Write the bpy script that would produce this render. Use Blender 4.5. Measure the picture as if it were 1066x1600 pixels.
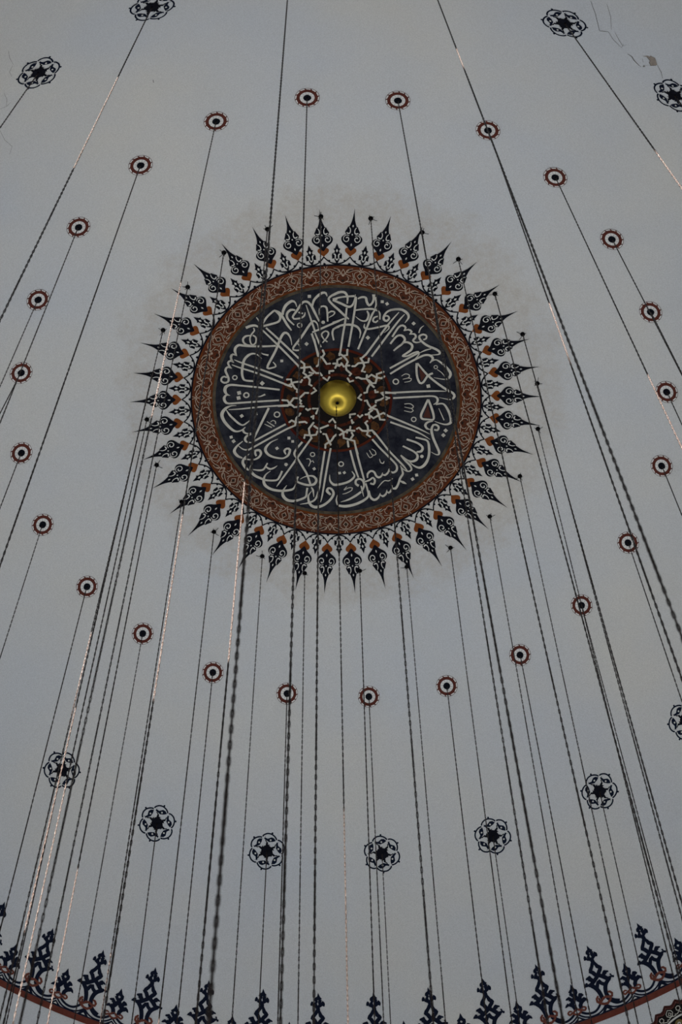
import bpy, bmesh, math, random, json
from mathutils import Vector, Matrix
for o in list(bpy.data.objects): bpy.data.objects.remove(o)
S = bpy.context.scene
COL = S.collection
PI = math.pi
rnd = random.Random(7)

# ------------------------------------------------------------------ camera
F_PX, TILT, ROLL = 2912.19, 0.4517, -0.0083
cam_d = bpy.data.cameras.new('camera'); cam = bpy.data.objects.new('camera', cam_d); COL.objects.link(cam)
d = Vector((0, math.sin(TILT), math.cos(TILT))); up = Vector((0, -math.cos(TILT), math.sin(TILT))); r_ = d.cross(up)
c, s = math.cos(ROLL), math.sin(ROLL)
rr = c*r_ + s*up; uu = -s*r_ + c*up
M = Matrix((rr, uu, -d)).transposed().to_4x4(); M.translation = (-0.0046, -8.2155, 0)
cam.matrix_world = M
cam_d.sensor_fit = 'AUTO'; cam_d.sensor_width = 36; cam_d.lens = F_PX*36/1600
cam_d.dof.use_dof = True; cam_d.dof.focus_distance = 20.5; cam_d.dof.aperture_fstop = 5.6
cam_d.clip_end = 200
S.camera = cam

# ------------------------------------------------------------------ world, sun, lights, exposure
w = bpy.data.worlds.new('sky'); S.world = w; w.use_nodes = True
w.node_tree.nodes['Background'].inputs[0].default_value = (0.62, 0.76, 1, 1)
w.node_tree.nodes['Background'].inputs[1].default_value = 0.45
def light(name, kind, loc, direction, energy, color, size=1, size_y=None):
    l = bpy.data.lights.new(name, kind); l.energy = energy; l.color = color
    if kind == 'AREA':
        l.shape = 'RECTANGLE'; l.size = size; l.size_y = size_y or size
    o = bpy.data.objects.new(name, l); COL.objects.link(o); o.location = loc
    o.rotation_euler = Vector(direction).to_track_quat('-Z', 'Y').to_euler(); return o
sun = light('sun', 'SUN', (0, 0, 40), (0.36, 1.0, -0.68), 75.0, (1, 0.91, 0.82)); sun.data.angle = 0.0093
for k, (x, y, dx, dy, e) in enumerate([(0, -10.6, 0, 1, 1.3), (0, 10.6, 0, -1, 0.3), (-10.6, 0, 1, 0, 1.0), (10.6, 0, -1, 0, 1.0)]):
    light('wall_fill', 'AREA', (x, y, 5.2), (dx, dy, 0.35), 145*e, (0.91, 0.97, 1.0), 9, 4)  # added fill lamps along the hall walls, which have no windows
light('floor_fill', 'AREA', (0, 0, -1.2), (0, 0, 1), 560, (0.97, 0.985, 1.0), 15, 15)  # added fill panel over the floor, stands in for the lit hall
up_ = light('dome_fill_spot', 'SPOT', (0, 0, 1.0), (0, 0, 1), 2300, (1.0, 0.985, 0.96)); up_.data.spot_size = math.radians(66); up_.data.spot_blend = 1.0; up_.data.shadow_soft_size = 2.0  # added fill spot, brightens the dome centre and fades outward
S.view_settings.view_transform = 'Standard'; S.view_settings.look = 'None'
S.view_settings.gamma = 1; S.view_settings.use_curve_mapping = False
S.view_settings.exposure = 0.06

# ------------------------------------------------------------------ materials
def mat(name, col, rough=0.8, metal=0.0, var=0.0, vscale=8.0, bump=0.0, bscale=40.0, col2=None):
    m = bpy.data.materials.new(name); m.use_nodes = True; nt = m.node_tree; b = nt.nodes['Principled BSDF']
    b.inputs['Roughness'].default_value = rough; b.inputs['Metallic'].default_value = metal
    b.inputs['Base Color'].default_value = (*col, 1)
    if rough > .6: b.inputs['Specular IOR Level'].default_value = 0.02
    tc = nt.nodes.new('ShaderNodeTexCoord')
    if var or col2:
        n = nt.nodes.new('ShaderNodeTexNoise'); n.inputs['Scale'].default_value = vscale; n.inputs['Detail'].default_value = 6
        n.inputs['Roughness'].default_value = 0.65
        nt.links.new(tc.outputs['Object'], n.inputs['Vector'])
        rp = nt.nodes.new('ShaderNodeValToRGB')
        c2 = col2 or tuple(v*(1-var) for v in col)
        rp.color_ramp.elements[0].position = 0.35; rp.color_ramp.elements[1].position = 0.65
        rp.color_ramp.elements[0].color = (*c2, 1); rp.color_ramp.elements[1].color = (*col, 1)
        nt.links.new(n.outputs['Fac'], rp.inputs['Fac']); nt.links.new(rp.outputs['Color'], b.inputs['Base Color'])
    if bump:
        n2 = nt.nodes.new('ShaderNodeTexNoise'); n2.inputs['Scale'].default_value = bscale; n2.inputs['Detail'].default_value = 4
        nt.links.new(tc.outputs['Object'], n2.inputs['Vector'])
        bp = nt.nodes.new('ShaderNodeBump'); bp.inputs['Strength'].default_value = bump; bp.inputs['Distance'].default_value = 0.01
        nt.links.new(n2.outputs['Fac'], bp.inputs['Height']); nt.links.new(bp.outputs['Normal'], b.inputs['Normal'])
    return m
PL = (0.612, 0.62, 0.62)
def plaster():
    m = bpy.data.materials.new('painted_plaster'); m.use_nodes = True; nt = m.node_tree; b = nt.nodes['Principled BSDF']
    b.inputs['Roughness'].default_value = 0.9; b.inputs['Specular IOR Level'].default_value = 0.1
    N = nt.nodes.new; K = nt.links.new
    tc = N('ShaderNodeTexCoord')
    big = N('ShaderNodeTexNoise'); big.inputs['Scale'].default_value = 0.55; big.inputs['Detail'].default_value = 5; big.inputs['Roughness'].default_value = .55
    K(tc.outputs['Object'], big.inputs['Vector'])
    rp = N('ShaderNodeValToRGB'); rp.color_ramp.elements[0].position = .32; rp.color_ramp.elements[1].position = .68
    rp.color_ramp.elements[0].color = (PL[0]*0.93, PL[1]*0.96, PL[2]*1.02, 1); rp.color_ramp.elements[1].color = (PL[0]*1.02, PL[1]*1.0, PL[2]*.965, 1)
    K(big.outputs['Fac'], rp.inputs['Fac'])
    # fine speckle of the limewash
    sp = N('ShaderNodeTexNoise'); sp.inputs['Scale'].default_value = 90; sp.inputs['Detail'].default_value = 3; sp.inputs['Roughness'].default_value = .8
    K(tc.outputs['Object'], sp.inputs['Vector'])
    mr = N('ShaderNodeMapRange'); mr.inputs['From Min'].default_value = .3; mr.inputs['From Max'].default_value = .7
    mr.inputs['To Min'].default_value = .84; mr.inputs['To Max'].default_value = 1.14
    K(sp.outputs['Fac'], mr.inputs['Value'])
    mul = N('ShaderNodeMix'); mul.data_type = 'RGBA'; mul.blend_type = 'MULTIPLY'; mul.inputs[0].default_value = 1
    K(rp.outputs['Color'], mul.inputs[6]); K(mr.outputs['Result'], mul.inputs[7])
    # soot and dust stain around the painted sunburst
    sx = N('ShaderNodeSeparateXYZ'); K(tc.outputs['Object'], sx.inputs[0])
    cx = N('ShaderNodeCombineXYZ'); K(sx.outputs[0], cx.inputs[0]); K(sx.outputs[1], cx.inputs[1])
    ln = N('ShaderNodeVectorMath'); ln.operation = 'LENGTH'; K(cx.outputs[0], ln.inputs[0])
    st = N('ShaderNodeTexNoise'); st.inputs['Scale'].default_value = 3.0; st.inputs['Detail'].default_value = 9; st.inputs['Roughness'].default_value = .72
    K(tc.outputs['Object'], st.inputs['Vector'])
    ad = N('ShaderNodeMath'); ad.operation = 'MULTIPLY_ADD'; ad.inputs[1].default_value = 1.1; K(st.outputs['Fac'], ad.inputs[0]); K(ln.outputs['Value'], ad.inputs[2])
    m2 = N('ShaderNodeMapRange'); m2.inputs['From Min'].default_value = 2.95; m2.inputs['From Max'].default_value = 3.2; m2.inputs['To Min'].default_value = 1; m2.inputs['To Max'].default_value = 0
    K(ad.outputs[0], m2.inputs['Value'])
    s3 = N('ShaderNodeTexNoise'); s3.inputs['Scale'].default_value = 14; s3.inputs['Detail'].default_value = 8; s3.inputs['Roughness'].default_value = .8
    K(tc.outputs['Object'], s3.inputs['Vector'])
    m3 = N('ShaderNodeMapRange'); m3.inputs['From Min'].default_value = .4; m3.inputs['From Max'].default_value = .75; m3.inputs['To Min'].default_value = .15; m3.inputs['To Max'].default_value = .75
    K(s3.outputs['Fac'], m3.inputs['Value'])
    mm = N('ShaderNodeMath'); mm.operation = 'MULTIPLY'; K(m2.outputs[0], mm.inputs[0]); K(m3.outputs[0], mm.inputs[1])
    mx = N('ShaderNodeMix'); mx.data_type = 'RGBA'; mx.inputs[7].default_value = (0.46, 0.415, 0.36, 1)
    K(mm.outputs[0], mx.inputs[0]); K(mul.outputs[2], mx.inputs[6])
    K(mx.outputs[2], b.inputs['Base Color'])
    bn = N('ShaderNodeTexNoise'); bn.inputs['Scale'].default_value = 30; bn.inputs['Detail'].default_value = 6; K(tc.outputs['Object'], bn.inputs['Vector'])
    bp = N('ShaderNodeBump'); bp.inputs['Strength'].default_value = .25; bp.inputs['Distance'].default_value = .006
    K(bn.outputs['Fac'], bp.inputs['Height']); K(bp.outputs['Normal'], b.inputs['Normal'])
    return m
MP = plaster()
MBLK = mat('black_paint', (0.010, 0.011, 0.017), .7, var=.5, vscale=12)
MNAVY = mat('navy_paint', (0.0085, 0.012, 0.026), .7)
MWHT = mat('white_paint', (0.62, 0.615, 0.59), .85, var=.08, vscale=20)
MRED = mat('maroon_paint', (0.12, 0.036, 0.028), .8, var=.3, vscale=25)
MBAND = mat('brick_red_paint', (0.155, 0.045, 0.032), .8, var=.25, vscale=12)
MKNOT = mat('rust_knot_paint', (0.165, 0.055, 0.04), .8, var=.25, vscale=20)
MHEART = mat('rust_paint', (0.225, 0.068, 0.02), .8, var=.35, vscale=9)
MRING = mat('umber_red_paint', (0.078, 0.029, 0.018), .8, col2=(0.105, 0.029, 0.013), vscale=2.2)
MRIM = mat('orange_rim_paint', (0.14, 0.04, 0.011), .8, col2=(0.08, 0.023, 0.013), vscale=3)
MTAN = mat('tarnished_gilt_line', (0.10, 0.08, 0.055), .8, col2=(0.035, 0.03, 0.022), vscale=9)
MDISC = mat('midnight_paint', (0.036, 0.038, 0.047), .75, col2=(0.009, 0.010, 0.017), vscale=6)
MLET = mat('ivory_lettering', (0.56, 0.54, 0.475), .85, var=.18, vscale=16)
MARAB = mat('pale_scroll_paint', (0.50, 0.40, 0.31), .85, var=.3, vscale=16)
MARF = mat('grey_leaf_paint', (0.035, 0.028, 0.022), .85, var=.4, vscale=16)
MKF = mat('soot_black_paint', (0.012, 0.010, 0.010), .8)
MDR = mat('dark_red_paint', (0.05, 0.009, 0.007), .8, col2=(0.085, 0.02, 0.009), vscale=3)
MOCH = mat('ochre_paint', (0.115, 0.05, 0.018), .8, col2=(0.03, 0.016, 0.01), vscale=22)
MCRM = mat('oxblood_paint', (0.085, 0.022, 0.012), .8, col2=(0.02, 0.008, 0.006), vscale=22)
MCHIP = mat('bare_render', (0.33, 0.285, 0.25), .95, var=.2, vscale=30)
MCRK = mat('crack_line', (0.17, 0.165, 0.16), .95)  # plain dark grey for the cracks and the chip edge
MCHN = mat('rusty_iron', (0.030, 0.020, 0.017), .4, metal=0, var=.5, vscale=30)
MCHN.node_tree.nodes['Principled BSDF'].inputs['Specular IOR Level'].default_value = .12
MHOOK = mat('black_iron', (0.006, 0.006, 0.007), .7)
MBRASS = mat('brushed_brass', (0.66, 0.49, 0.075), .46, metal=1.0, bump=.5, bscale=9)
MGOLD = mat('olive_gilt', (0.20, 0.15, 0.06), .7, var=.3, vscale=20)
MFLOOR = mat('carpet', (0.2, 0.17, 0.16), .95, var=.2, vscale=4)
MWALL = mat('wall_limewash', (0.3, 0.31, 0.32), .9, var=.05, vscale=2)

# ------------------------------------------------------------------ the dome surface
K2, K4 = 0.0369, 0.0014
def prof(q): return 20 - K2*q*q - K4*q**4
def dprof(q): return -(2*K2*q + 4*K4*q**3)
_arc = [0.0]
for i in range(1, 1701):
    q = (i-.5)*.005; _arc.append(_arc[-1] + .005*math.sqrt(1+dprof(q)**2))
def arc(q): i = min(int(q/.005), 1698); t = q/.005-i; return _arc[i]*(1-t)+_arc[i+1]*t
def inv_arc(a):
    lo, hi = 0, 8.45
    for _ in range(30):
        m = (lo+hi)/2
        if arc(m) < a: lo = m
        else: hi = m
    return lo
def surf(x, y, off=0.0):
    q = math.hypot(x, y); z = prof(q); g = dprof(q); n = math.sqrt(1+g*g)
    hx, hy = (x/q, y/q) if q > 1e-6 else (0, 0)
    return (x + off*g*hx/n, y + off*g*hy/n, z - off/n)
MX, MY = -0.048, 0.045
def med(off): return lambda u, v: surf(MX+u, MY+v, off)
L0 = arc(6.436)
def bord(theta0, off):
    def f(t, h):
        th = theta0 + t/6.04; q = inv_arc(L0-h); return surf(q*math.sin(th), q*math.cos(th), off)
    return f
def frame(P):
    """point on the dome -> (origin, clockwise tangent, tangent towards the apex, inward normal)"""
    x, y = P[0], P[1]; q = math.hypot(x, y); g = dprof(q)
    n = Vector((g*x/q, g*y/q, -1)).normalized()
    et = Vector((y/q, -x/q, 0)); er = -Vector((x/q, y/q, g)).normalized()
    return Vector(surf(x, y)), et, er, n
# ------------------------------------------------------------------ mesh helpers
class MB:
    def __init__(s): s.v = []; s.f = []; s.m = []; s.sm = False
    def add(s, vs, fs, mi=0):
        b = len(s.v); s.v += [tuple(p) for p in vs]; s.f += [tuple(b+i for i in f) for f in fs]; s.m += [mi]*len(fs)
    def poly(s, pts, ch, mi=0):
        s.add([ch(*p) for p in pts], [tuple(range(len(pts)))], mi)
    def disc(s, cx, cy, r, ch, mi=0, n=20, jit=0):
        ps = [(cx, cy)]; 
        for i in range(n):
            a = 2*PI*i/n; q = r*(1+jit*(rnd.random()-.5)); ps.append((cx+q*math.cos(a), cy+q*math.sin(a)))
        s.add([ch(*p) for p in ps], [(0, 1+i, 1+(i+1) % n) for i in range(n)], mi)
    def ring(s, cx, cy, r0, r1, ch, mi=0, n=24, rad=1):
        vs = []
        for j in range(rad+1):
            q = r0+(r1-r0)*j/rad
            for i in range(n):
                a = 2*PI*i/n; vs.append(ch(cx+q*math.cos(a), cy+q*math.sin(a)))
        s.add(vs, [(j*n+i, j*n+(i+1) % n, (j+1)*n+(i+1) % n, (j+1)*n+i) for j in range(rad) for i in range(n)], mi)
    def ribbon(s, pts, ch, mi=0, smooth=True, step=.02, wmul=1.0):
        """pts: (x, y, width)"""
        P = [p for i, p in enumerate(pts) if i == 0 or (abs(p[0]-pts[i-1][0])+abs(p[1]-pts[i-1][1])) > 1e-6]
        if len(P) < 2: return
        if smooth and len(P) > 2:
            closed = abs(P[0][0]-P[-1][0])+abs(P[0][1]-P[-1][1]) < 1e-6
            Q = []
            for i in range(len(P)-1):
                p0 = P[i-1] if i > 0 else (P[-2] if closed else P[0]); p1, p2 = P[i], P[i+1]
                p3 = P[i+2] if i+2 < len(P) else (P[1] if closed else P[-1])
                n = max(1, min(8, int(math.hypot(p2[0]-p1[0], p2[1]-p1[1])/step)))
                for k in range(n):
                    t = k/n
                    xy = [0.5*((2*p1[j])+(-p0[j]+p2[j])*t+(2*p0[j]-5*p1[j]+4*p2[j]-p3[j])*t*t+(-p0[j]+3*p1[j]-3*p2[j]+p3[j])*t**3) for j in (0, 1)]
                    Q.append((xy[0], xy[1], p1[2]*(1-t)+p2[2]*t))
            Q.append(P[-1])
        else:
            Q = []
            for i in range(len(P)-1):
                n = max(1, min(10, int(math.hypot(P[i+1][0]-P[i][0], P[i+1][1]-P[i][1])/.12)))
                for k in range(n): t = k/n; Q.append(tuple(P[i][j]*(1-t)+P[i+1][j]*t for j in range(3)))
            Q.append(P[-1])
        vs = []; n = len(Q)
        for i, q in enumerate(Q):
            a = Q[max(i-1, 0)]; b = Q[min(i+1, n-1)]; dx, dy = b[0]-a[0], b[1]-a[1]; l = math.hypot(dx, dy) or 1
            nx, ny = -dy/l*q[2]*wmul/2, dx/l*q[2]*wmul/2
            vs += [ch(q[0]+nx, q[1]+ny), ch(q[0]-nx, q[1]-ny)]
        s.add(vs, [(2*i, 2*i+1, 2*i+3, 2*i+2) for i in range(n-1)], mi)
    def tube(s, path, rad, n=6, mi=0, closed=False):
        P = [Vector(p) for p in path]; N = len(P); vs = []
        for i, p in enumerate(P):
            a = P[(i-1) % N] if (closed or i > 0) else p; b = P[(i+1) % N] if (closed or i < N-1) else p
            t = (b-a).normalized(); h = Vector((0, 0, 1)) if abs(t.z) < .9 else Vector((1, 0, 0))
            u = t.cross(h).normalized(); v = t.cross(u)
            for k in range(n):
                q = 2*PI*k/n; vs.append(p+u*math.cos(q)*rad+v*math.sin(q)*rad)
        m = N if closed else N-1
        s.add(vs, [(i*n+k, i*n+(k+1) % n, ((i+1) % N)*n+(k+1) % n, ((i+1) % N)*n+k) for i in range(m) for k in range(n)], mi)
        if not closed: s.add(vs[:n], [tuple(range(n))], mi); s.add(vs[-n:], [tuple(range(n))], mi)
    def lathe(s, prf, n=48, mi=0, c=(0, 0, 0)):
        vs = []
        for (r, z) in prf:
            for i in range(n): a = 2*PI*i/n; vs.append((c[0]+r*math.cos(a), c[1]+r*math.sin(a), c[2]+z))
        s.add(vs, [(j*n+i, j*n+(i+1) % n, (j+1)*n+(i+1) % n, (j+1)*n+i) for j in range(len(prf)-1) for i in range(n)], mi)
    def mesh(s, name, mats, smooth=False):
        me = bpy.data.meshes.new(name); me.from_pydata(s.v, [], s.f)
        for m in (mats if isinstance(mats, (list, tuple)) else [mats]): me.materials.append(m)
        me.polygons.foreach_set('material_index', s.m)
        if smooth: me.polygons.foreach_set('use_smooth', [True]*len(s.f))
        me.validate(); me.update(); return me
    def build(s, name, mats, parent=None, smooth=False):
        return ob(name, s.mesh(name, mats, smooth), parent)
def ob(name, me, parent=None, M=None):
    o = bpy.data.objects.new(name, me); COL.objects.link(o)
    if parent:
        o.parent = parent; o.matrix_parent_inverse = Matrix.Identity(4)
        if M is None: o.matrix_basis = parent_world[parent.name].inverted()
    if M is not None: o.matrix_basis = M
    return o
parent_world = {}
def empty(name, M, label, cat, group=None):
    o = bpy.data.objects.new(name, None); COL.objects.link(o); o.matrix_basis = M; o.empty_display_size = .1
    parent_world[o.name] = M.copy(); return tag(o, label, cat, group)
def tag(o, label, cat, group=None):
    o['label'] = label; o['category'] = cat
    if group: o['group'] = group
    return o
def fmat(P):
    C, et, er, n = frame(P); M = Matrix((et, er, n)).transposed().to_4x4(); M.translation = C; return M
ORD = ['first', 'second', 'third', 'fourth', 'fifth', 'sixth', 'seventh', 'eighth', 'ninth', 'tenth', 'eleventh', 'twelfth', 'thirteenth', 'fourteenth', 'fifteenth', 'sixteenth', 'seventeenth', 'eighteenth', 'nineteenth', 'twentieth', 'twenty-first', 'twenty-second', 'twenty-third', 'twenty-fourth']
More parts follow.
